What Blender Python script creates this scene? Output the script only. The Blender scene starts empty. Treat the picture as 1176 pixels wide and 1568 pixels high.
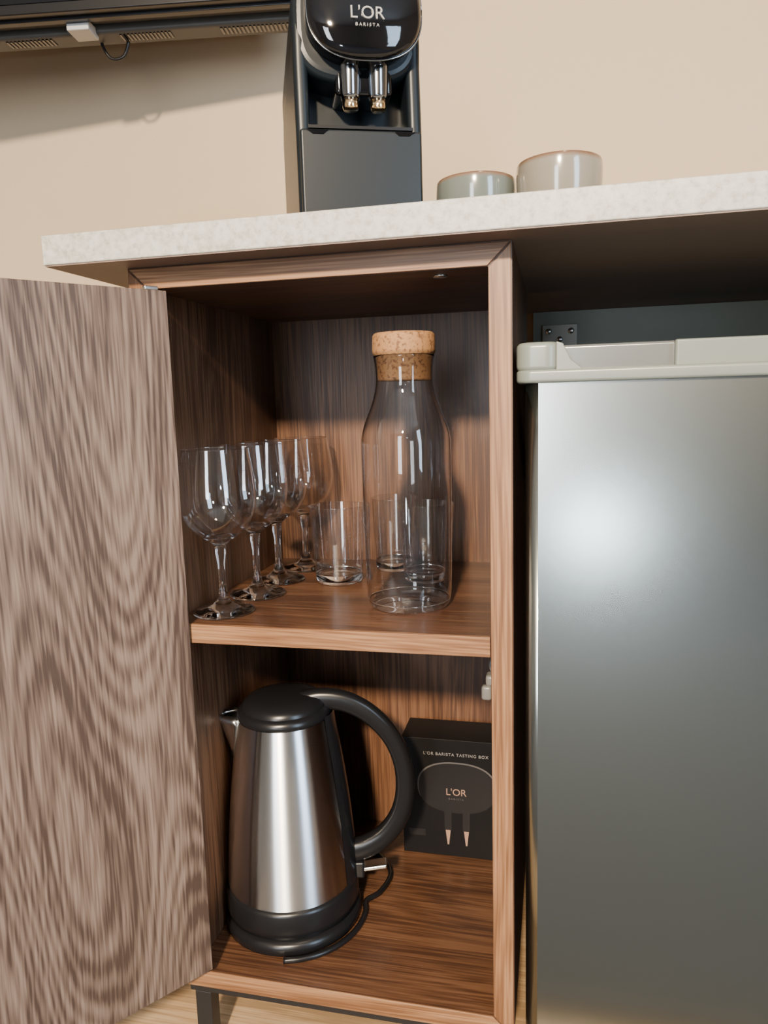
import bpy, bmesh, math, random
from mathutils import Vector, Matrix
random.seed(3)
W,H,T,ZS,D=0.385,0.8077,0.0215,0.4374,0.338
CT=0.0296; CZ=H+CT     # counter top height
FZ=-0.10               # floor
YW=0.60                # wall plane
col=bpy.context.scene.collection

# ---------------------------------------------------------------- materials
def newmat(name):
    m=bpy.data.materials.new(name); m.use_nodes=True
    nt=m.node_tree; b=nt.nodes['Principled BSDF']; return m,nt,b
def pm(name,c,rough=.5,metal=0,spec=.5,coat=0,noise=0,nscale=40,bump=0,emis=None):
    m,nt,b=newmat(name)
    b.inputs['Base Color'].default_value=(*c,1); b.inputs['Roughness'].default_value=rough
    b.inputs['Metallic'].default_value=metal; b.inputs['Specular IOR Level'].default_value=spec
    b.inputs['Coat Weight'].default_value=coat; b.inputs['Coat Roughness'].default_value=.03
    tc=nt.nodes.new('ShaderNodeTexCoord'); n=nt.nodes.new('ShaderNodeTexNoise')
    n.inputs['Scale'].default_value=nscale; n.inputs['Detail'].default_value=4
    nt.links.new(tc.outputs['Object'],n.inputs['Vector'])
    if noise:
        r=nt.nodes.new('ShaderNodeMapRange'); r.inputs['To Min'].default_value=1-noise; r.inputs['To Max'].default_value=1+noise
        nt.links.new(n.outputs['Fac'],r.inputs['Value'])
        mx=nt.nodes.new('ShaderNodeVectorMath'); mx.operation='SCALE'; mx.inputs[0].default_value=c
        nt.links.new(r.outputs[0],mx.inputs['Scale']); nt.links.new(mx.outputs[0],b.inputs['Base Color'])
    if bump:
        bp=nt.nodes.new('ShaderNodeBump'); bp.inputs['Strength'].default_value=bump; bp.inputs['Distance'].default_value=.002
        nt.links.new(n.outputs['Fac'],bp.inputs['Height']); nt.links.new(bp.outputs[0],b.inputs['Normal'])
    if emis:
        b.inputs['Emission Color'].default_value=(*emis[0],1); b.inputs['Emission Strength'].default_value=emis[1]
    return m
def wood(name,cd,cm,cl,axis='z',rough=.42,fig=9.,off=(0,0,0),bump=.15,acr=6.,ringa=.03,lo=.66,mid=.80,hi=.93,pore=(420,11),warp=.05,ratio=.17,pw=.66,sw=.42,rp=3.0,fig2=0,ring2=0,bw=.46):
    m,nt,b=newmat(name); N=nt.nodes; L=nt.links
    tc=N.new('ShaderNodeTexCoord')
    def mp(ac,al,src=None):
        q=N.new('ShaderNodeMapping'); s=[ac,ac,ac]; s['xyz'.index(axis)]=al
        q.inputs['Scale'].default_value=s; q.inputs['Location'].default_value=off
        L.new(src or tc.outputs['Object'],q.inputs['Vector']); return q
    def noise(mpn,det,dist=0,rg=.5):
        n=N.new('ShaderNodeTexNoise'); n.inputs['Scale'].default_value=1; n.inputs['Detail'].default_value=det
        n.inputs['Distortion'].default_value=dist; n.inputs['Roughness'].default_value=rg
        L.new(mpn.outputs[0],n.inputs['Vector']); return n
    def math_(op,a,bv=None,bs=None,cv=None):
        q=N.new('ShaderNodeMath'); q.operation=op; L.new(a,q.inputs[0])
        if bs is not None: L.new(bs,q.inputs[1])
        elif bv is not None: q.inputs[1].default_value=bv
        if cv is not None: q.inputs[2].default_value=cv
        return q.outputs[0]
    A=noise(mp(acr,acr*ratio),.4,0)
    wv=N.new('ShaderNodeVectorMath'); wv.operation='SCALE'; v3=[warp,warp,warp]; v3['xyz'.index(axis)]=0
    wv.inputs[0].default_value=v3; L.new(A.outputs['Fac'],wv.inputs['Scale'])
    ad=N.new('ShaderNodeVectorMath'); ad.operation='ADD'; L.new(tc.outputs['Object'],ad.inputs[0]); L.new(wv.outputs[0],ad.inputs[1])
    src=ad.outputs[0]
    P=noise(mp(*pore,src=src),1,0,.5)
    S=noise(mp(150,2.5,src=src),2,0,.55)
    Bc=noise(mp(14,.5),1)
    sn=math_('SINE',math_('MULTIPLY',A.outputs['Fac'],fig*6.283))
    ring=math_('POWER',math_('MULTIPLY_ADD',sn,.5,cv=.5),rp)
    v=math_('MULTIPLY',ring,-ringa*2.2)
    if fig2:   # fine annual lines that follow the arches, wobbling slightly
        ph=math_('ADD',math_('MULTIPLY',A.outputs['Fac'],fig2*6.283),bs=math_('MULTIPLY',noise(mp(60,5),1).outputs['Fac'],5.0))
        v=math_('ADD',v,bs=math_('MULTIPLY',math_('SINE',ph),ring2))
    v=math_('ADD',v,bs=math_('MULTIPLY_ADD',P.outputs['Fac'],pw,cv=(.66-pw)*.5+(.42-sw)*.5+(.46-bw)*.5))
    v=math_('ADD',v,bs=math_('MULTIPLY',S.outputs['Fac'],sw))
    v=math_('ADD',v,bs=math_('MULTIPLY',Bc.outputs['Fac'],bw))
    r=N.new('ShaderNodeValToRGB'); e=r.color_ramp.elements
    e[0].position=lo-ringa*.6; e[0].color=(*cd,1); e[1].position=hi-ringa*.6; e[1].color=(*cl,1)
    k=e.new(mid-ringa*.6); k.color=(*cm,1)
    L.new(v,r.inputs[0]); L.new(r.outputs[0],b.inputs['Base Color'])
    b.inputs['Roughness'].default_value=rough; b.inputs['Specular IOR Level'].default_value=.35
    bp=N.new('ShaderNodeBump'); bp.inputs['Strength'].default_value=bump; bp.inputs['Distance'].default_value=.001
    L.new(P.outputs['Fac'],bp.inputs['Height']); L.new(bp.outputs[0],b.inputs['Normal'])
    return m
WD=((.046,.021,.012),(.084,.039,.020),(.122,.060,.032))
M_wz=wood('walnut_vertical',*WD,axis='z',fig2=26,ring2=.025); M_wx=wood('walnut_horizontal',*WD,axis='x')
M_wy=wood('walnut_shelf',*WD,axis='x',rough=.3,off=(3,1,2),fig2=26,ring2=.025)
ED=((.125,.056,.025),(.20,.098,.046),(.265,.142,.072))
M_edge=wood('walnut_edge_vertical',*ED,axis='z',off=(5,2,0))
M_edgex=wood('walnut_edge_horizontal',*ED,axis='x',off=(1,7,0))
M_door=wood('walnut_door',(.046,.029,.022),(.112,.077,.060),(.172,.126,.101),axis='z',fig=7,off=(1.3,.4,2.2),acr=6.5,rough=.5,ringa=.03,pore=(420,18),warp=.05,bump=.3,ratio=.2,pw=.52,sw=.10,rp=3,fig2=38,ring2=.062,bw=.35)
M_floor=wood('oak_floor',(.26,.17,.09),(.36,.24,.13),(.44,.31,.18),axis='x',fig=8)
M_wall=pm('wall_paint',(.49,.38,.26),.85,noise=.02,nscale=60,bump=.05)
M_wall2=pm('wall_paint_dimmed',(.36,.31,.25),.85,noise=.02,nscale=60,bump=.05)  # room paint darkened on the unseen walls to cut bounced light
M_ceil=pm('ceiling_paint',(.55,.53,.50),.9,noise=.01)
M_darkener=pm('darkener_wool',(.060,.066,.074),.95,noise=.4,nscale=80,bump=.5)  # dark surface of the added sheet behind the camera
M_black=pm('black_plastic',(.007,.007,.008),.28,noise=.05,spec=.35)
M_satin=pm('satin_black',(.006,.009,.012),.36,spec=.3,noise=.04,nscale=300)
M_gloss=pm('gloss_black',(.003,.003,.004),.05,coat=.3)
M_chrome=pm('dark_chrome',(.30,.31,.33),.15,metal=1,noise=.02)
M_gold=pm('gold_tip',(.95,.70,.42),.15,metal=1,noise=.02)
M_copper=pm('copper_print',(.28,.17,.12),.4,noise=.05)
M_logo=pm('logo_print',(.30,.29,.28),.4,noise=.02)
M_logo2=pm('box_lettering',(.22,.21,.20),.4,noise=.02)
M_grey=pm('grey_plastic',(.060,.058,.054),.5,noise=.05)
M_white=pm('white_plastic',(.40,.40,.39),.4,noise=.02)
M_plug=pm('grey_catch',(.13,.13,.125),.35,noise=.05)
M_legs=pm('black_steel_frame',(.015,.015,.016),.45,noise=.1,metal=.3)
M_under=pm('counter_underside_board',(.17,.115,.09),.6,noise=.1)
M_niche=pm('niche_shade_board',(.17,.19,.165),.6,noise=.05)  # niche shade put into a dark grey-green colour
M_print=pm('box_card',(.005,.0045,.005),.5,noise=.1,spec=.15)
M_print2=pm('box_print',(.010,.009,.010),.35,noise=.05,spec=.2)
M_printline=pm('box_print_line',(.07,.066,.066),.4,noise=.05)
M_metal=pm('zinc_metal',(.6,.6,.58),.3,metal=1,noise=.05)
M_zinc=pm('dull_zinc',(.26,.265,.25),.5,metal=.5,noise=.1)
M_fplast=pm('fridge_cap_plastic',(.165,.185,.165),.3,noise=.02)
M_fcap2=pm('fridge_cap_inset',(.16,.168,.165),.2,noise=.02,metal=.3)
M_fbody=pm('fridge_body',(.10,.10,.10),.5,noise=.03)
M_curtain=pm('window_frame_paint',(.7,.7,.7),.5,noise=.02)
M_globe=pm('glint_globe',(.9,.9,.9),.4,noise=.01,emis=((.80,.92,1),110))  # glow of the added globe behind the camera
def stone():
    m,nt,b=newmat('speckled_laminate'); N=nt.nodes;L=nt.links
    tc=N.new('ShaderNodeTexCoord'); n=N.new('ShaderNodeTexNoise'); n.inputs['Scale'].default_value=120; n.inputs['Detail'].default_value=6; n.inputs['Roughness'].default_value=.7
    n2=N.new('ShaderNodeTexVoronoi'); n2.inputs['Scale'].default_value=180
    L.new(tc.outputs['Object'],n.inputs['Vector']); L.new(tc.outputs['Object'],n2.inputs['Vector'])
    r=N.new('ShaderNodeValToRGB'); e=r.color_ramp.elements
    e[0].position=.42; e[0].color=(.30,.285,.25,1); e[1].position=.66; e[1].color=(.46,.45,.415,1)
    k=e.new(.53); k.color=(.385,.37,.335,1)
    a=N.new('ShaderNodeMath'); a.operation='MULTIPLY_ADD'; a.inputs[1].default_value=.12
    L.new(n2.outputs['Distance'],a.inputs[0]); L.new(n.outputs['Fac'],a.inputs[2]); L.new(a.outputs[0],r.inputs[0])
    L.new(r.outputs[0],b.inputs['Base Color']); b.inputs['Roughness'].default_value=.45
    return m
M_stone=stone()
def cork():
    m,nt,b=newmat('cork'); N=nt.nodes;L=nt.links
    tc=N.new('ShaderNodeTexCoord'); n=N.new('ShaderNodeTexNoise'); n.inputs['Scale'].default_value=300; n.inputs['Detail'].default_value=3
    L.new(tc.outputs['Object'],n.inputs['Vector'])
    r=N.new('ShaderNodeValToRGB'); e=r.color_ramp.elements
    e[0].position=.33; e[0].color=(.12,.052,.02,1); e[1].position=.5; e[1].color=(.31,.16,.066,1)
    L.new(n.outputs['Fac'],r.inputs[0]); L.new(r.outputs[0],b.inputs['Base Color']); b.inputs['Roughness'].default_value=.8
    return m
M_cork=cork()
def steel(name,c,rough,aniso,radial=True,sc=(3,3,900),axis='Z',var=.15):
    m,nt,b=newmat(name); N=nt.nodes;L=nt.links
    b.inputs['Base Color'].default_value=(*c,1); b.inputs['Metallic'].default_value=1
    b.inputs['Roughness'].default_value=rough; b.inputs['Anisotropic'].default_value=aniso
    if radial:
        b.inputs['Anisotropic Rotation'].default_value=.25
        t=N.new('ShaderNodeTangent'); t.direction_type='RADIAL'; t.axis=axis; L.new(t.outputs[0],b.inputs['Tangent'])
    tc=N.new('ShaderNodeTexCoord'); mp=N.new('ShaderNodeMapping'); mp.inputs['Scale'].default_value=sc
    n=N.new('ShaderNodeTexNoise'); n.inputs['Scale'].default_value=1; n.inputs['Detail'].default_value=2
    L.new(tc.outputs['Object'],mp.inputs[0]); L.new(mp.outputs[0],n.inputs['Vector'])
    r=N.new('ShaderNodeMapRange'); r.inputs['To Min'].default_value=rough*(1-var); r.inputs['To Max'].default_value=rough*(1+var)
    L.new(n.outputs['Fac'],r.inputs['Value']); L.new(r.outputs[0],b.inputs['Roughness'])
    return m
M_steel=steel('brushed_steel',(.76,.77,.78),.31,1.0,var=.08)
M_fridge=steel('fridge_silver',(.37,.39,.37),.22,0,radial=False,sc=(300,300,4),var=.02)
mg,ntg,bg=newmat('clear_glass'); bg.inputs['Transmission Weight'].default_value=1; bg.inputs['Roughness'].default_value=.0; bg.inputs['IOR'].default_value=1.45; bg.inputs['Base Color'].default_value=(1,1,1,1)
M_glass=mg
def thin(name,base,mul,pw):
    m,nt,b=newmat(name); N=nt.nodes;L=nt.links; N.remove(b)
    t=N.new('ShaderNodeBsdfTransparent'); t.inputs[0].default_value=(.985,.99,.99,1)
    g=N.new('ShaderNodeBsdfGlossy'); g.inputs['Roughness'].default_value=.04; g.inputs['Color'].default_value=(1,1,1,1)
    lw=N.new('ShaderNodeLayerWeight'); lw.inputs['Blend'].default_value=.5
    p=N.new('ShaderNodeMath'); p.operation='POWER'; p.inputs[1].default_value=pw; L.new(lw.outputs['Facing'],p.inputs[0])
    s=N.new('ShaderNodeMath'); s.operation='MULTIPLY_ADD'; s.inputs[1].default_value=mul; s.inputs[2].default_value=base; L.new(p.outputs[0],s.inputs[0])
    mx=N.new('ShaderNodeMixShader'); L.new(s.outputs[0],mx.inputs[0]); L.new(t.outputs[0],mx.inputs[1]); L.new(g.outputs[0],mx.inputs[2])
    L.new(mx.outputs[0],N['Material Output'].inputs[0]); return m
M_thin=thin('thin_blown_glass',.10,.66,2.0)
def glaze(name,c1,c2):
    m,nt,b=newmat(name); N=nt.nodes;L=nt.links
    tc=N.new('ShaderNodeTexCoord'); s=N.new('ShaderNodeSeparateXYZ'); L.new(tc.outputs['Generated'],s.inputs[0])
    n=N.new('ShaderNodeTexNoise'); n.inputs['Scale'].default_value=9; L.new(tc.outputs['Object'],n.inputs['Vector'])
    a=N.new('ShaderNodeMath'); a.operation='MULTIPLY_ADD'; a.inputs[1].default_value=.05; L.new(n.outputs['Fac'],a.inputs[0]); L.new(s.outputs['Z'],a.inputs[2])
    r=N.new('ShaderNodeValToRGB'); e=r.color_ramp.elements
    e[0].position=.0; e[0].color=(*c1,1); e[1].position=1.0; e[1].color=(.12,.065,.04,1)
    k=e.new(.93); k.color=(*c2,1); k=e.new(.985); k.color=(.15,.095,.06,1)
    L.new(a.outputs[0],r.inputs[0]); L.new(r.outputs[0],b.inputs['Base Color']); b.inputs['Roughness'].default_value=.15; b.inputs['Coat Weight'].default_value=.6
    return m
M_glazeA=glaze('glaze_grey_green',(.095,.110,.100),(.110,.126,.115))
M_glazeB=glaze('glaze_grey_beige',(.175,.16,.13),(.195,.18,.15))

# ---------------------------------------------------------------- mesh helpers
def empty(name,loc):
    o=bpy.data.objects.new(name,None); o.location=loc; o.empty_display_size=.03; col.objects.link(o); bpy.context.view_layer.update(); return o
def link(o,parent=None,mat=None,smooth=False,bevel=0,seg=2):
    if o.name not in col.objects: col.objects.link(o)
    if mat is not None and o.type in('MESH','CURVE','FONT'):
        o.data.materials.clear(); o.data.materials.append(mat)
    if parent:
        bpy.context.view_layer.update()
        o.parent=parent; o.matrix_parent_inverse=parent.matrix_world.inverted()
    if smooth and o.type=='MESH':
        for p in o.data.polygons: p.use_smooth=True
    if bevel:
        b=o.modifiers.new('bevel','BEVEL'); b.width=bevel; b.segments=seg; b.limit_method='ANGLE'; b.angle_limit=math.radians(35)
        if o.type=='MESH':
            for p in o.data.polygons: p.use_smooth=True
        w=o.modifiers.new('wn','WEIGHTED_NORMAL'); w.keep_sharp=False
    return o
def mesh(name,vs,fs,mat,parent=None,smooth=False,bevel=0,seg=2,loc=(0,0,0),rot=None):
    me=bpy.data.meshes.new(name); me.from_pydata([tuple(v) for v in vs],[],fs); me.update()
    bm=bmesh.new(); bm.from_mesh(me); bmesh.ops.recalc_face_normals(bm,faces=bm.faces); bm.to_mesh(me); bm.free()
    o=bpy.data.objects.new(name,me); o.location=loc
    if rot: o.rotation_euler=rot
    return link(o,parent,mat,smooth,bevel,seg)
def box(name,a,b,mat,parent=None,bevel=0,seg=2,loc=(0,0,0),rot=None):
    vs=[(x,y,z) for x in(a[0],b[0]) for y in(a[1],b[1]) for z in(a[2],b[2])]
    fs=[(0,1,3,2),(4,6,7,5),(0,4,5,1),(2,3,7,6),(0,2,6,4),(1,5,7,3)]
    return mesh(name,vs,fs,mat,parent,False,bevel,seg,loc,rot)
def prism(name,poly,axis,a,b,mat,parent=None,bevel=0,seg=2,loc=(0,0,0),rot=None,smooth=False):
    def P(p,t):
        if axis=='y': return (p[0],t,p[1])
        if axis=='x': return (t,p[0],p[1])
        return (p[0],p[1],t)
    n=len(poly); vs=[P(p,a) for p in poly]+[P(p,b) for p in poly]
    fs=[tuple(range(n)),tuple(range(2*n-1,n-1,-1))]+[(i,(i+1)%n,(i+1)%n+n,i+n) for i in range(n)]
    return mesh(name,vs,fs,mat,parent,smooth,bevel,seg,loc,rot)
def lathe(name,prof,loc,mat,parent=None,seg=72,closed=False,smooth=True,squash=None):
    vs=[];fs=[];idx=[]
    for r,z in prof:
        if r<1e-6: idx.append([len(vs)]); vs.append((0,0,z))
        else:
            idx.append(list(range(len(vs),len(vs)+seg)))
            for k in range(seg):
                a=2*math.pi*k/seg; vs.append((r*math.cos(a),r*math.sin(a),z))
    n=len(prof); rng=range(n) if closed else range(n-1)
    for i in rng:
        A=idx[i];B=idx[(i+1)%n]
        if len(A)==1 and len(B)==1: continue
        for k in range(seg):
            k2=(k+1)%seg
            if len(A)==1: fs.append((A[0],B[k],B[k2]))
            elif len(B)==1: fs.append((A[k],A[k2],B[0]))
            else: fs.append((A[k],A[k2],B[k2],B[k]))
    return mesh(name,vs,fs,mat,parent,smooth,loc=loc)
def cr(pts,n=6):
    out=[]; P=[Vector(p) for p in pts]; P=[P[0]*2-P[1]]+P+[P[-1]*2-P[-2]]
    for i in range(1,len(P)-2):
        for k in range(n):
            t=k/n; a,b,c,d=P[i-1],P[i],P[i+1],P[i+2]
            out.append(.5*((2*b)+(c-a)*t+(2*a-5*b+4*c-d)*t*t+(3*b-a-3*c+d)*t**3))
    out.append(P[-2]); return out
def cr2(pts,n=4): return [(p[0],p[1]) for p in cr([(a,b,0) for a,b in pts],n)]
def sweep(name,pts,mat,parent=None,rx=.003,ry=None,up=(0,0,1),n=8,seg=14,taper=None):
    ry=ry or rx; P=cr(pts,n); vs=[];fs=[]
    upv=Vector(up)
    for i,p in enumerate(P):
        t=(P[min(i+1,len(P)-1)]-P[max(i-1,0)]).normalized()
        s=t.cross(upv).normalized(); u=s.cross(t).normalized(); k=taper(i/(len(P)-1)) if taper else 1
        for j in range(seg):
            a=2*math.pi*j/seg; ca,sa=math.cos(a),math.sin(a)
            e=.75
            vs.append(p+s*rx*k*math.copysign(abs(ca)**e,ca)+u*ry*k*math.copysign(abs(sa)**e,sa))
    for i in range(len(P)-1):
        for j in range(seg):
            j2=(j+1)%seg; fs.append((i*seg+j,i*seg+j2,(i+1)*seg+j2,(i+1)*seg+j))
    fs.append(tuple(range(seg))); fs.append(tuple(range(len(vs)-seg,len(vs))))
    return mesh(name,vs,fs,mat,parent,True)
def text(name,body,size,M,mat,parent,extr=.0003,spacing=1.0):
    c=bpy.data.curves.new(name,'FONT'); c.body=body; c.size=size; c.extrude=extr; c.align_x='CENTER'; c.align_y='CENTER'; c.space_character=spacing
    o=bpy.data.objects.new(name,c); col.objects.link(o); bpy.context.view_layer.update()
    me=bpy.data.meshes.new_from_object(o.evaluated_get(bpy.context.evaluated_depsgraph_get()))
    bpy.data.objects.remove(o); me.transform(M)
    o=bpy.data.objects.new(name,me); return link(o,parent,mat)

# ---------------------------------------------------------------- room
X0,X1,Y0,ZC=-2.2,2.5,-4.2,2.45
def slab(name,a,b,m): return box(name,a,b,m)
slab('floor',(X0,Y0,FZ-.05),(X1,YW,FZ),M_floor)
slab('wall_back',(X0,YW,FZ),(X1,YW+.1,ZC),M_wall)
slab('wall_left',(X0-.1,Y0,FZ),(X0,YW+.1,ZC),M_wall2)
slab('ceiling',(X0-.1,Y0-.1,ZC),(X1+.1,YW+.1,ZC+.1),M_ceil)
def multi(name,boxes,m):
    vs=[];fs=[]
    for a,b in boxes:
        o=len(vs); vs.extend([(x,y,z) for x in(a[0],b[0]) for y in(a[1],b[1]) for z in(a[2],b[2])])
        fs.extend([tuple(i+o for i in f) for f in [(0,1,3,2),(4,6,7,5),(0,4,5,1),(2,3,7,6),(0,2,6,4),(1,5,7,3)]])
    return mesh(name,vs,fs,m)
wy0,wy1,wz0,wz1=-2.35,-1.45,.25,2.15
multi('wall_right',[((X1,Y0,FZ),(X1+.1,wy0,ZC)),((X1,wy1,FZ),(X1+.1,YW+.1,ZC)),((X1,wy0,FZ),(X1+.1,wy1,wz0)),((X1,wy0,wz1),(X1+.1,wy1,ZC))],M_wall2)
wn=empty('window_1',(X1+.03,(wy0+wy1)/2,(wz0+wz1)/2))
for i,(a,b) in enumerate([((X1+.02,wy0,wz0),(X1+.07,wy0+.05,wz1)),((X1+.02,wy1-.05,wz0),(X1+.07,wy1,wz1)),((X1+.02,wy0,wz0),(X1+.07,wy1,wz0+.05)),((X1+.02,wy0,wz1-.05),(X1+.07,wy1,wz1))]):
    box('frame_%d'%i,a,b,M_curtain,wn,.004)
vx0,vx1,vz0,vz1=-.50,.30,.1,2.15
multi('wall_front',[((X0-.1,Y0-.1,FZ),(vx0,Y0,ZC)),((vx1,Y0-.1,FZ),(X1+.1,Y0,ZC)),((vx0,Y0-.1,FZ),(vx1,Y0,vz0)),((vx0,Y0-.1,vz1),(vx1,Y0,ZC))],M_wall2)
wn2=empty('window_2',((vx0+vx1)/2,Y0-.03,(vz0+vz1)/2))
for i,(a,b) in enumerate([((vx0,Y0-.07,vz0),(vx0+.05,Y0-.02,vz1)),((vx1-.05,Y0-.07,vz0),(vx1,Y0-.02,vz1)),((vx0,Y0-.07,vz0),(vx1,Y0-.02,vz0+.05)),((vx0,Y0-.07,vz1-.05),(vx1,Y0-.02,vz1))]):
    box('frame_%d'%i,a,b,M_curtain,wn2,.004)
prism('reflection_darkener',[(-1.2,-3.9),(2.2,-3.9),(2.2,-.16),(-1.2,-.16)],'z',FZ+.0005,FZ+.012,M_darkener,None,.003)  # unseen dark sheet added to darken the reflections in the fridge
fl=empty('added_glint_globe',(.556,-2.0,FZ))  # unseen glowing globe, added only to put a glint on the fridge door
lathe('base',[(0,0),(.08,0),(.08,.01),(.012,.018),(.008,.03),(.008,.25),(0,.25)],(.556,-2.0,FZ+.0125),M_legs,fl,32)
lathe('globe',[(0,.24)]+[(.06*math.sin(math.pi*k/16),.30-.06*math.cos(math.pi*k/16)) for k in range(1,16)]+[(0,.36)],(.556,-2.0,FZ+.0125),M_globe,fl,32)

# ---------------------------------------------------------------- cabinet
cab=empty('wooden_cabinet',(W/2,.17,0))
g=.0004
prism('side_left',[(0,0),(T,T),(T,H-T),(0,H)],'y',0.0006,.36,M_wz,cab)
prism('side_right',[(W,0),(W,H),(W-T,H-T),(W-T,T)],'y',0.0006,.36,M_wz,cab)
prism('top_panel',[(0+g,H),(T+g,H-T),(W-T-g,H-T),(W-g,H)],'y',0.0006,.36,M_wx,cab)
prism('bottom_panel',[(0+g,0),(W-g,0),(W-T-g,T),(T+g,T)],'y',0.0006,.36,M_wy,cab)
e=.0010
prism('edge_left',[(e,e*2),(T-e*.3,T+e),(T-e*.3,H-T-e),(e,H-2*e)],'y',-.0012,.001,M_edge,cab,.0006)
prism('edge_right',[(W-e,e*2),(W-e,H-2*e),(W-T+e*.3,H-T-e),(W-T+e*.3,T+e)],'y',-.0012,.001,M_edge,cab,.0006)
prism('edge_top',[(2*e,H-e),(T+e,H-T+e*.3),(W-T-e,H-T+e*.3),(W-2*e,H-e)],'y',-.0012,.001,M_edgex,cab,.0006)
prism('edge_bottom',[(2*e,e),(W-2*e,e),(W-T-e,T-e*.3),(T+e,T-e*.3)],'y',-.0012,.001,M_edgex,cab,.0006)
box('back_panel',(T,D,T),(W-T,D+.006,H-T),M_wz,cab)
box('shelf_board',(T+.0005,.002,ZS-T),(W-T-.0005,D,ZS),M_wy,cab)
box('shelf_edge',(T+.0007,-.0008,ZS-T+.0006),(W-T-.0007,.003,ZS-.0004),M_edgex,cab,.0006)
lathe('catch_plate',[(0,0),(.007,0),(.007,.002),(0,.002)],(.315,.03,H-T-.002),M_metal,cab,24)
box('catch_body',(W-T-.011,.055,.364),(W-T,.072,.376),M_plug,cab,.003)
box('catch_clip',(W-T-.015,.05,.350),(W-T-.004,.06,.366),M_plug,cab,.003)
sweep('catch_wire',[(W-T-.003,.064,.376),(W-T-.006,.064,.386),(W-T-.002,.066,.396)],M_plug,cab,rx=.002,up=(0,1,0),seg=8)
bf=empty('steel_base_frame',(W/2,.17,-.05))
for nm,a,b in [('rail_front',(.004,.012,-.018),(W-.004,.030,-.0005)),('rail_back',(.004,.33,-.018),(W-.004,.348,-.0005)),
  ('rail_left',(.004,.03,-.018),(.022,.33,-.0005)),('rail_right',(W-.022,.03,-.018),(W-.004,.33,-.0005)),
  ('leg_1',(.010,.012,FZ),(.030,.032,-.018)),('leg_2',(W-.030,.012,FZ),(W-.010,.032,-.018)),('leg_3',(.010,.328,FZ),(.030,.348,-.018)),('leg_4',(W-.030,.328,FZ),(W-.010,.348,-.018))]:
    box(nm,a,b,M_legs,bf,.001)
dr=empty('open_cupboard_door',(.045,-.006,.4))
ang=math.atan2(-.8,-.6)
DW=.338
dd=box('door_panel',(0,-.018,0),(DW,0,.753),M_door,None,.0008,2,loc=(.045,-.006,.030),rot=(0,0,ang))
bpy.context.view_layer.update(); dd.parent=dr; dd.matrix_parent_inverse=dr.matrix_world.inverted()
for i,z in enumerate((.7535,-.0045)):
    hh=box('pivot_%d'%(i+1),(.006,-.013,z),(.020,-.005,z+.004),M_metal,None,.0008,loc=(.045,-.006,.03),rot=(0,0,ang))
    bpy.context.view_layer.update(); hh.parent=dr; hh.matrix_parent_inverse=dr.matrix_world.inverted()

# ---------------------------------------------------------------- countertop
YC=YW-.002
ct=empty('countertop',(.5,.28,CZ))
box('laminate_top',(-.0676,-.040,H+.0012),(1.16,YC,CZ),M_stone,ct,.0015)
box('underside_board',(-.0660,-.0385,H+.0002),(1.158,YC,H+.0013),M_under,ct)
box('counter_support_panel',(1.10,0,FZ),(1.12,.56,H),M_wz)
box('niche_shade_board',(W+.002,YC-.014,FZ),(1.098,YC-.003,H-.0005),M_niche)  # dark board added to stand in for shade at the niche back
brk=empty('angle_bracket',(.43,YC-.014,.77))
box('plate',(.402,YC-.018,.745),(.458,YC-.0145,.786),M_zinc,brk,.001)
box('plate_lip',(.402,YC-.030,.745),(.458,YC-.0145,.748),M_zinc,brk,.001)
for i,(x,z) in enumerate(((.412,.775),(.43,.762),(.448,.775))):
    c=lathe('screw_%d'%i,[(0,0),(.005,0),(.004,.003),(0,.003)],(0,0,0),M_metal,None,16)
    c.rotation_euler=(math.pi/2,0,0); c.location=(x,YC-.018,z)
    bpy.context.view_layer.update(); c.parent=brk; c.matrix_parent_inverse=brk.matrix_world.inverted()

# ---------------------------------------------------------------- fridge
fr=empty('mini_fridge',(.64,.27,.3))
FX0,FX1=.3965,.885
def rrect(x0,x1,y0,y1,r,n=6):
    out=[]
    for cx,cy,a0 in ((x1-r,y1-r,0),(x0+r,y1-r,90),(x0+r,y0+r,180),(x1-r,y0+r,270)):
        for k in range(n+1):
            a=math.radians(a0+90*k/n); out.append((cx+r*math.cos(a),cy+r*math.sin(a)))
    return out
fd=prism('door_panel',rrect(FX0,FX1,-.004,.05,.012,20),'z',-.05,.683,M_fridge,fr)
for p in fd.data.polygons:
    p.use_smooth = p.area<.01 and abs(p.normal.z)<.5
box('body',(FX0+.004,.055,-.075),(FX1-.004,.52,.70),M_fbody,fr,.004)
for i,(x,y) in enumerate(((FX0+.04,.09),(FX1-.04,.09),(FX0+.04,.48),(FX1-.04,.48))):
    lathe('foot_%d'%i,[(0,0),(.018,0),(.016,.028),(0,.028)],(x,y,FZ),M_black,fr,20)
prism('cap_lower',rrect(.3885,FX1+.006,-.010,.054,.014),'z',.680,.692,M_fplast,fr,.003,3)
prism('cap_corner_left',rrect(.3885,.428,-.010,.054,.014),'z',.690,.7165,M_fplast,fr,.005,3)
prism('cap_back',rrect(.400,FX1+.006,.018,.056,.004),'z',.690,.7145,M_fcap2,fr,.003,3)
prism('cap_right_block',rrect(.527,FX1+.006,.012,.054,.003),'z',.690,.7150,M_fplast,fr,.002,3)
prism('cap_ramp',[(.424,.690),(.424,.7165),(.430,.7145),(.437,.700),(.447,.692),(.447,.690)],'y',-.008,.05,M_fplast,fr,.002,3)
box('lid_top',(FX0,.058,.70),(FX1,.53,.716),M_fplast,fr,.004)

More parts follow.
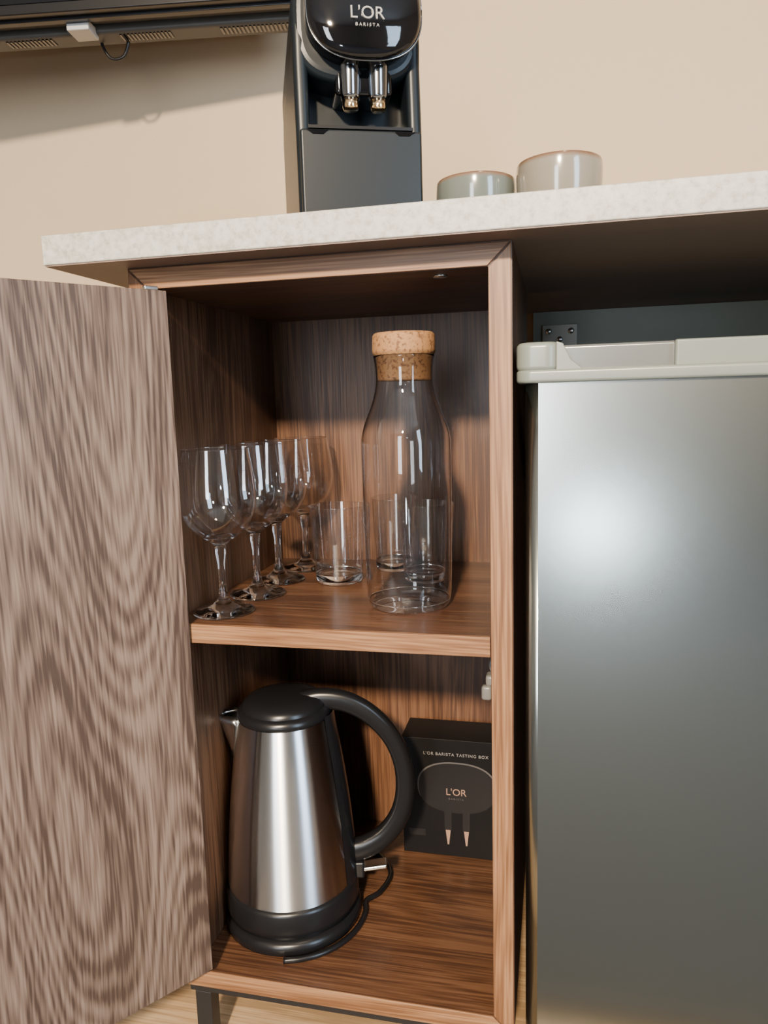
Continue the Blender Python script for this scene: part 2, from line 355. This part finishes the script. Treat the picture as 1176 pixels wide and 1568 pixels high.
# ---------------------------------------------------------------- electric kettle
KX,KY=.098,.119
ket=empty('electric_kettle',(KX,KY,T))
hd=Vector((.974,.2237,0)).normalized()
def K(u,z,v=0):
    side=Vector((-hd.y,hd.x,0)); p=Vector((KX,KY,0))+hd*u+side*v; return (p.x,p.y,T+z)
loc=(KX,KY,T)
lathe('power_base',[(0,0),(.082,0),(.0865,.003),(.0865,.012),(.083,.0175),(.06,.019),(0,.019)],loc,M_black,ket)
lathe('base_ring',[(0,.019),(.078,.0195),(.0835,.022),(.0845,.030),(.084,.050),(.0815,.0555),(0,.056)],loc,M_black,ket)
KT=.268
def kr(z):
    t=(z-.055)/(KT-.055); return .0805-.0235*t+.0035*math.sin(math.pi*t)
prof=[(kr(.055+ i*(KT-.055)/24),.055+i*(KT-.055)/24) for i in range(25)]
lathe('steel_body',prof,loc,M_steel,ket,96)
lathe('lid_collar',[(0,KT),(.0575,KT),(.0582,KT+.003),(.0570,KT+.008),(.0530,KT+.012),(0,KT+.013)],loc,M_black,ket)
lathe('lid',[(.052,.278),(.0515,.283),(.046,.289),(.034,.2925),(.018,.2945),(0,.295)],loc,M_black,ket)
M_steel2=pm('polished_steel',(.6,.6,.6),.2,metal=1,noise=.02)
def spout():
    vs=[];fs=[]
    rows=[(.205,.0015,.006),(.222,.006,.011),(.240,.015,.015),(.258,.024,.018),(.271,.031,.0185)]
    for z,ext,hw in rows:
        r=kr(min(z,KT))-.0015
        for j in range(9):
            s=(j-4)/4; e=ext*(1-abs(s)**1.5)
            v=s*hw; base=math.sqrt(r*r-v*v)
            vs.append(K(-(base+e),z,v))
    for i in range(len(rows)-1):
        for j in range(8): fs.append((i*9+j,i*9+j+1,(i+1)*9+j+1,(i+1)*9+j))
    n=len(vs); top=[(len(rows)-1)*9+j for j in range(9)]
    for j in range(9):
        s=(j-4)/4; vs.append(K(-(kr(.25)-.006+.024*(1-abs(s)**1.5)),.267,s*.0155))
    for j in range(8): fs.append((top[j],top[j+1],n+j+1,n+j))
    o=mesh('spout',vs,fs,M_steel2,ket,True); s=o.modifiers.new('solid','SOLIDIFY'); s.thickness=.0012; return o
spout()
vs=[];fs=[]
rows=14
for i in range(rows):
    z=.052+i*(.272-.052)/(rows-1); r=kr(min(max(z,.055),KT))
    for j in range(11):
        a=math.radians(-26+52*j/10); rr=r+.0035*(1-abs((j-5)/5)**4)+.0003
        vs.append(K(rr*math.cos(a),z,rr*math.sin(a)))
for i in range(rows-1):
    for j in range(10): fs.append((i*11+j,i*11+j+1,(i+1)*11+j+1,(i+1)*11+j))
mesh('gauge_strip',vs,fs,M_black,ket,True)
hp=[K(.020,.280),K(.045,.285),K(.075,.281),K(.105,.264),K(.130,.236),K(.144,.202),K(.1475,.165),K(.140,.130),K(.122,.103),K(.098,.087),K(.074,.080)]
sweep('handle',hp,M_black,ket,rx=.0125,ry=.0095,up=(-hd.y,hd.x,0),n=8,seg=18,taper=lambda t:1.15-.22*math.sin(math.pi*min(1,t*1.1)))
box('switch_tab',(-.004,-.009,-.003),(.034,.009,.003),M_steel2,ket,.002,3,loc=K(.088,.058),rot=(0,-.12,math.atan2(hd.y,hd.x)))
box('switch_mount',(-.012,-.011,-.012),(.010,.011,.010),M_black,ket,.003,3,loc=K(.083,.060),rot=(0,0,math.atan2(hd.y,hd.x)))
cp=[]
for k in range(9):
    a=math.radians(-78+k*12); cp.append((KX+.0935*math.cos(a),KY+.0935*math.sin(a),T+.0038))
cp+= [(KX+.103,KY+.050,T+.0038),(KX+.108,KY+.090,T+.0038),(KX+.085,KY+.125,T+.0038),(KX+.04,KY+.16,T+.0038),(KX-.02,KY+.19,T+.0038)]
sweep('power_cord',cp,M_black,ket,rx=.0033,n=6,seg=10)

# ---------------------------------------------------------------- wine glasses
def wineglass(x,y,name):
    e=empty(name,(x,y,ZS)); L=(x,y,ZS+.0002)
    foot=[(0,0),(.028,0),(.0335,.0006),(.0345,.0018),(.0335,.0028),(.024,.0045),(.013,.0085),(.0070,.0145),(.0048,.024),(.0042,.040),(.0042,.056),(.0055,.064),(.0062,.069),(.0060,.073),(.0075,.078),(.0125,.0825)]
    out=cr2([(.019,.0865),(.0275,.0930),(.0350,.1025),(.0400,.113),(.0424,.125),(.0426,.138),(.0414,.152),(.0390,.168),(.0365,.184)],3)
    lathe('stem_and_foot',foot+[(.019,.0866),(.0178,.0876),(.010,.0855),(.004,.0843),(0,.0840)],L,M_glass,e,48)
    lathe('bowl',out,L,M_thin,e,72)
    lathe('rim',[(.0365+.0006*math.cos(a),.184+.0006*math.sin(a)) for a in [2*math.pi*k/8 for k in range(8)]],L,M_thin,e,72,closed=True)
for x,y in ((.060,.048),(.068,.127),(.068,.200),(.080,.276)): wineglass(x,y,'wine_glass')

# ---------------------------------------------------------------- tumblers
def tumbler(x,y):
    e=empty('glass_tumbler',(x,y,ZS)); L=(x,y,ZS+.0002)
    lathe('wall',cr2([(.0306,.012),(.0318,.030),(.0333,.055),(.0348,.080),(.0360,.100)],3),L,M_thin,e,64)
    lathe('thick_base',[(0,.0016),(.020,.0012),(.0255,.0),(.0285,.0012),(.0300,.005),(.0306,.0125),(.0296,.0135),(.0275,.0125),(.012,.0112),(0,.011)],L,M_glass,e,64)
    lathe('rim',[(.036+.0006*math.cos(a),.100+.0006*math.sin(a)) for a in [2*math.pi*k/8 for k in range(8)]],L,M_thin,e,72,closed=True)
for x,y in ((.150,.205),(.262,.228),(.204,.288)): tumbler(x,y)

# ---------------------------------------------------------------- carafe
cx,cy=.263,.103
ca=empty('glass_carafe',(cx,cy,ZS)); L=(cx,cy,ZS+.0002)
out=cr2([(.0465,.0085),(.0478,.020),(.0487,.06),(.0494,.12),(.0496,.178),(.0485,.194),(.0445,.208),(.0385,.223),(.0342,.236),(.0318,.248),(.0313,.258),(.0322,.270),(.0335,.2785)],4)
inn=[(a-.0013,b) for a,b in out][::-1]
lathe('glass_body',out+[(.0328,.2791)]+inn,L,M_glass,ca,80,closed=True)
lathe('glass_bottom',cr2([(0,.0020),(.020,.0016),(.034,.0008),(.0415,.0012),(.0450,.0042),(.0465,.0088)],3),L,M_thin,ca,80)
lathe('cork_stopper',[(0,.252),(.0284,.252),(.0292,.254),(.0302,.2785),(.0338,.2805),(.0345,.284),(.0338,.300),(.032,.3025),(0,.3025)],L,M_cork,ca,64)

# ---------------------------------------------------------------- capsule box
bx=empty('capsule_box',(.283,.30,T))
BX0,BX1,BY0,BY1,BZ=.213,.358,.268,.333,.198
box('carton',(BX0,BY0,T+.0005),(BX1,BY1,BZ),M_print,bx,.0008)
FM=lambda x,z,y=BY0: Matrix.Translation((x,y-.0003,z))@Matrix.Rotation(math.pi/2,4,'X')
text('label_title',"L'OR BARISTA TASTING BOX",.0060,FM(.290,.176),M_logo2,bx,spacing=1.2)
def ellip(name,cx,cz,rx,rz,y0,y1,mat,parent,n=48,p=2.4,bevel=0):
    poly=[]
    for k in range(n):
        a=2*math.pi*k/n; c,s=math.cos(a),math.sin(a)
        poly.append((cx+rx*math.copysign(abs(c)**(2/p),c),cz+rz*math.copysign(abs(s)**(2/p),s)))
    return prism(name,poly,'y',y0,y1,mat,parent,bevel,3)
ellip('print_rim',.291,.128,.056,.037,BY0-.0003,BY0+.0001,M_printline,bx)
ellip('print_head',.291,.126,.0545,.037,BY0-.0006,BY0,M_print2,bx)
text('label_logo',"L'OR",.014,FM(.290,.120,BY0-.0004),M_copper,bx)
text('label_sub',"BARISTA",.0038,FM(.290,.110,BY0-.0004),M_printline,bx,spacing=1.6)
for i,x in enumerate((.278,.304)):
    box('print_spout_%d'%i,(x-.005,BY0-.0005,.062),(x+.005,BY0,.090),M_print2,bx)
    prism('print_tip_%d'%i,[(x-.0035,.062),(x+.0035,.062),(x+.001,.040),(x-.001,.040)],'y',BY0-.0006,BY0,M_copper,bx)
box('print_badge',(.222,BY0-.0004,.050),(.245,BY0,.060),M_print2,bx)

# ---------------------------------------------------------------- coffee machine
mc=.227; hw=.066; hc=mc+.006
MY=.085; DZ=.943
cm=empty('coffee_machine',(mc,MY,CZ))
body=[(MY,CZ),(MY,DZ-.002),(MY+.045,DZ+.008),(MY+.050,1.005),(MY+.012,1.012),(MY+.006,1.04),(MY+.25,1.04),(MY+.275,1.02),(MY+.285,CZ)]
prism('core',body,'x',mc-hw+.010,mc+hw-.010,M_satin,cm,.004,3)
side=[(MY+.002,CZ),(MY+.003,.94),(MY+.008,1.01),(MY+.006,1.03),(MY+.008,1.052),(MY+.25,1.052),(MY+.278,1.02),(MY+.288,CZ)]
prism('side_shell_left',side,'x',mc-hw,mc-hw+.015,M_satin,cm,.006,4)
prism('side_shell_right',side,'x',mc+hw-.015,mc+hw,M_satin,cm,.006,4)
top=ellip('top_shell',mc,1.050,hw+.0005,.058,MY+.006,MY+.26,M_satin,cm,96,3.0,0)
tb=top.modifiers.new('b','BEVEL'); tb.width=.010; tb.segments=4; tb.limit_method='ANGLE'; tb.angle_limit=math.radians(60)
for p in top.data.polygons: p.use_smooth = len(p.vertices)==4
prism('front_drawer',[(mc-hw+.003,CZ+.016),(mc+hw-.003,CZ+.016),(mc+hw-.003,DZ),(mc-hw+.003,DZ)],'y',MY-.006,MY+.01,M_satin,cm,.003,3)
box('drawer_gap',(mc-hw+.012,MY-.0055,DZ+.0005),(mc+hw-.012,MY+.03,DZ+.0035),M_black,cm)
prism('drawer_notch_left',[(mc-hw+.010,DZ-.0015),(mc-hw+.032,DZ-.0015),(mc-hw+.027,DZ-.0055),(mc-hw+.016,DZ-.0055)],'y',MY-.0066,MY,M_gloss,cm)
prism('drawer_notch_right',[(mc+hw-.032,DZ-.0015),(mc+hw-.010,DZ-.0015),(mc+hw-.016,DZ-.0055),(mc+hw-.027,DZ-.0055)],'y',MY-.0066,MY,M_gloss,cm)
prism('base_foot',rrect(mc-hw-.003,mc+hw+.003,MY-.014,MY+.28,.02),'z',CZ+.0002,CZ+.016,M_black,cm,.003,3)
HZ=1.055; HX=.0575
def head():
    n=64;m=10; vs=[];fs=[]
    rx=HX; rz=.049
    for i in range(m+1):
        t=i/m; rr=math.sin(t*math.pi/2); dep=.016*math.cos(t*math.pi/2)
        for k in range(n):
            a=2*math.pi*k/n; c,s=math.cos(a),math.sin(a); p=2.5
            ux=math.copysign(abs(c)**(2/p),c); uz=math.copysign(abs(s)**(2/p),s)
            vs.append((hc+rx*rr*ux if i else hc, MY-.010-dep*.9 +.10*(uz*rz*rr), HZ+(rz*rr*uz if i else 0)))
    base=len(vs)
    for k in range(n):
        v=vs[m*n+k]; vs.append((v[0]+(mc-hc)*1.0,MY+.04,v[2]))
    for i in range(m):
        for k in range(n):
            k2=(k+1)%n; fs.append((i*n+k,i*n+k2,(i+1)*n+k2,(i+1)*n+k))
    for k in range(n):
        k2=(k+1)%n; fs.append((m*n+k,m*n+k2,base+k2,base+k))
    me=mesh('glossy_head',vs,fs,M_gloss,cm,True)
    bm=bmesh.new(); bm.from_mesh(me.data); bmesh.ops.remove_doubles(bm,verts=bm.verts,dist=1e-6); bmesh.ops.recalc_face_normals(bm,faces=bm.faces); bm.to_mesh(me.data); bm.free()
head()
def ringpts(rx,rz,y,p=2.5,n=40):
    out=[]
    for k in range(n+1):
        a=2*math.pi*k/n; c,s=math.cos(a),math.sin(a)
        uz=math.copysign(abs(s)**(2/p),s)
        out.append((hc+rx*math.copysign(abs(c)**(2/p),c),y+.10*uz*rz,HZ+rz*uz))
    return out
sweep('head_trim',ringpts(HX+.0007,.0497,MY-.009),M_chrome,cm,rx=.0009,n=2,seg=8,up=(0,1,0))
HM=lambda z,y: Matrix.Translation((hc,y,z))@Matrix.Rotation(math.radians(86),4,'X')
text('logo',"L'OR",.0165,HM(1.043,MY-.0258),M_logo,cm,extr=.0009)
text('logo_sub',"BARISTA",.0042,HM(1.0325,MY-.0258),M_logo,cm,extr=.0009,spacing=1.6)
for i,x in enumerate((hc-.0145,hc+.0145)):
    lathe('spout_%d'%i,[(0,.0),(.0095,.0),(.0102,.004),(.0115,.030),(.0118,.036),(0,.036)],(x,MY+.008,.976),M_chrome,cm,32)
    lathe('spout_tip_%d'%i,[(0,0),(.0074,0),(.0082,.002),(.0088,.011),(0,.011)],(x,MY+.008,.966),M_gold,cm,32)
box('spout_housing',(hc-.030,MY+.006,.980),(hc+.030,MY+.05,1.010),M_gloss,cm,.005,3)
box('water_tank',(mc-hw+.006,MY+.28,CZ+.02),(mc+hw-.006,MY+.32,1.06),M_satin,cm,.01,3)
cm.rotation_euler=(0,0,math.radians(22.5))

# ---------------------------------------------------------------- cups
def cup(x,y,r,h,m):
    out=[(.0,.0),(r*.55,.0),(r*.60,.002),(r*.80,h*.12),(r*.93,h*.30),(r*.985,h*.55),(r,h*.80),(r*.985,h*.97)]
    inn=[(r*.955,h),(r*.925,h*.97),(r*.93,h*.6),(r*.86,h*.3),(r*.6,h*.10),(0,h*.08)]
    o2=out[:2]+cr2(out[2:]+inn[:1],4)+inn[1:]
    lathe('ceramic_cup',o2,(x,y,CZ+.0003),m,None,72)
cup(.341,.120,.0415,.055,M_glazeA); cup(.426,.105,.0425,.061,M_glazeB)

# ---------------------------------------------------------------- television
tv=empty('television',(-.35,.42,1.5))
yaw=math.radians(8.7)
TO=(.085,.505,1.255)
def tvbox(n,a,b,m,bev=.002):
    o=box(n,a,b,m,None,bev,2,loc=TO,rot=(0,0,yaw)); bpy.context.view_layer.update(); o.parent=tv; o.matrix_parent_inverse=tv.matrix_world.inverted(); return o
tvbox('screen_frame',(-1.0,-.085,.0),(0,-.062,.60),M_black)
tvbox('screen',(-.988,-.0865,.014),(-.012,-.084,.588),M_gloss,0)
tvbox('rear_shell',(-.99,-.064,.004),(-.01,-.030,.58),M_grey,.006)
tvbox('rear_housing',(-.93,-.032,-.008),(-.05,0.01,.34),M_grey,.006)
tvbox('bottom_lip',(-.985,-.070,-.004),(-.02,-.058,.004),M_black,.001)
for k in range(18):
    tvbox('vent_a_%d'%k,(-.175+k*.0065,-.026,-.0095),(-.1715+k*.0065,-.006,-.0075),M_gloss,0)
for k in range(14):
    tvbox('vent_b_%d'%k,(-.335+k*.0060,-.026,-.0095),(-.3320+k*.0060,-.006,-.0075),M_gloss,0)
for k in range(12):
    tvbox('vent_c_%d'%k,(-.52+k*.0065,-.026,-.0095),(-.5165+k*.0065,-.006,-.0075),M_gloss,0)
tvbox('sensor_tab',(-.405,-.058,-.013),(-.370,-.020,.002),M_white,.002)
tvbox('wall_arm',(-.52,0,.18),(-.46,.12,.24),M_black)
tvbox('wall_plate',(-.6,.10,.10),(-.38,.125,.32),M_black)
Rz=Matrix.Translation(TO)@Matrix.Rotation(yaw,4,'Z')
sweep('cable',[Rz@Vector(p) for p in ((-.375,-.002,.01),(-.374,.000,-.012),(-.362,.002,-.030),(-.342,.002,-.028),(-.332,.000,-.010),(-.330,-.002,.01))],M_black,tv,rx=.0024,up=(0,1,0),seg=8)

# ---------------------------------------------------------------- lights
def area(name,loc,target,size,power,colr,sy=None,shape='SQUARE',spread=None):
    l=bpy.data.lights.new(name,'AREA'); l.energy=power; l.color=colr; l.size=size; l.shape='RECTANGLE' if sy else shape
    if sy: l.size_y=sy
    if spread: l.spread=spread
    o=bpy.data.objects.new(name,l); o.location=loc; col.objects.link(o)
    d=Vector(target)-Vector(loc); o.rotation_euler=d.to_track_quat('-Z','Y').to_euler(); return o
area('ceiling_spot_light',(.45,-3.4,2.30),(.2,.1,.5),.24,94,(1,.79,.55),shape='DISK',spread=math.radians(80))
area('ceiling_spot_light_b',(.75,-.75,2.40),(.4,.3,.7),.20,7,(1,.78,.52),shape='DISK')
area('window_daylight',(X1+.12,(wy0+wy1)/2,(wz0+wz1)/2),(0,-.9,.7),wy1-wy0,98,(.60,.79,1.0),sy=wz1-wz0)
area('window_daylight_b',((vx0+vx1)/2,Y0-.12,(vz0+vz1)/2),((vx0+vx1)/2,0,(vz0+vz1)/2),vx1-vx0,110,(.92,.95,1.0),sy=vz1-vz0)
w=bpy.data.worlds.new('sky'); bpy.context.scene.world=w; w.use_nodes=True
nt=w.node_tree; bgn=nt.nodes['Background']; sk=nt.nodes.new('ShaderNodeTexSky'); sk.sky_type='NISHITA'; sk.sun_disc=False; sk.sun_elevation=.6
nt.links.new(sk.outputs[0],bgn.inputs[0]); bgn.inputs[1].default_value=.25

# ---------------------------------------------------------------- camera
cam=bpy.data.cameras.new('camera'); co=bpy.data.objects.new('camera',cam); col.objects.link(co)
r0=Vector((.97425,.2237,-.02825)); r1=Vector((.00532,-.14807,-.98896)); r2=Vector((-.22542,.96334,-.14544))
M=Matrix((( r0.x,-r1.x,-r2.x,.4238),(r0.y,-r1.y,-r2.y,-.7001),(r0.z,-r1.z,-r2.z,.6658),(0,0,0,1)))
co.matrix_world=M; cam.sensor_fit='VERTICAL'; cam.sensor_height=36; cam.lens=25.98; cam.clip_start=.01
bpy.context.scene.camera=co
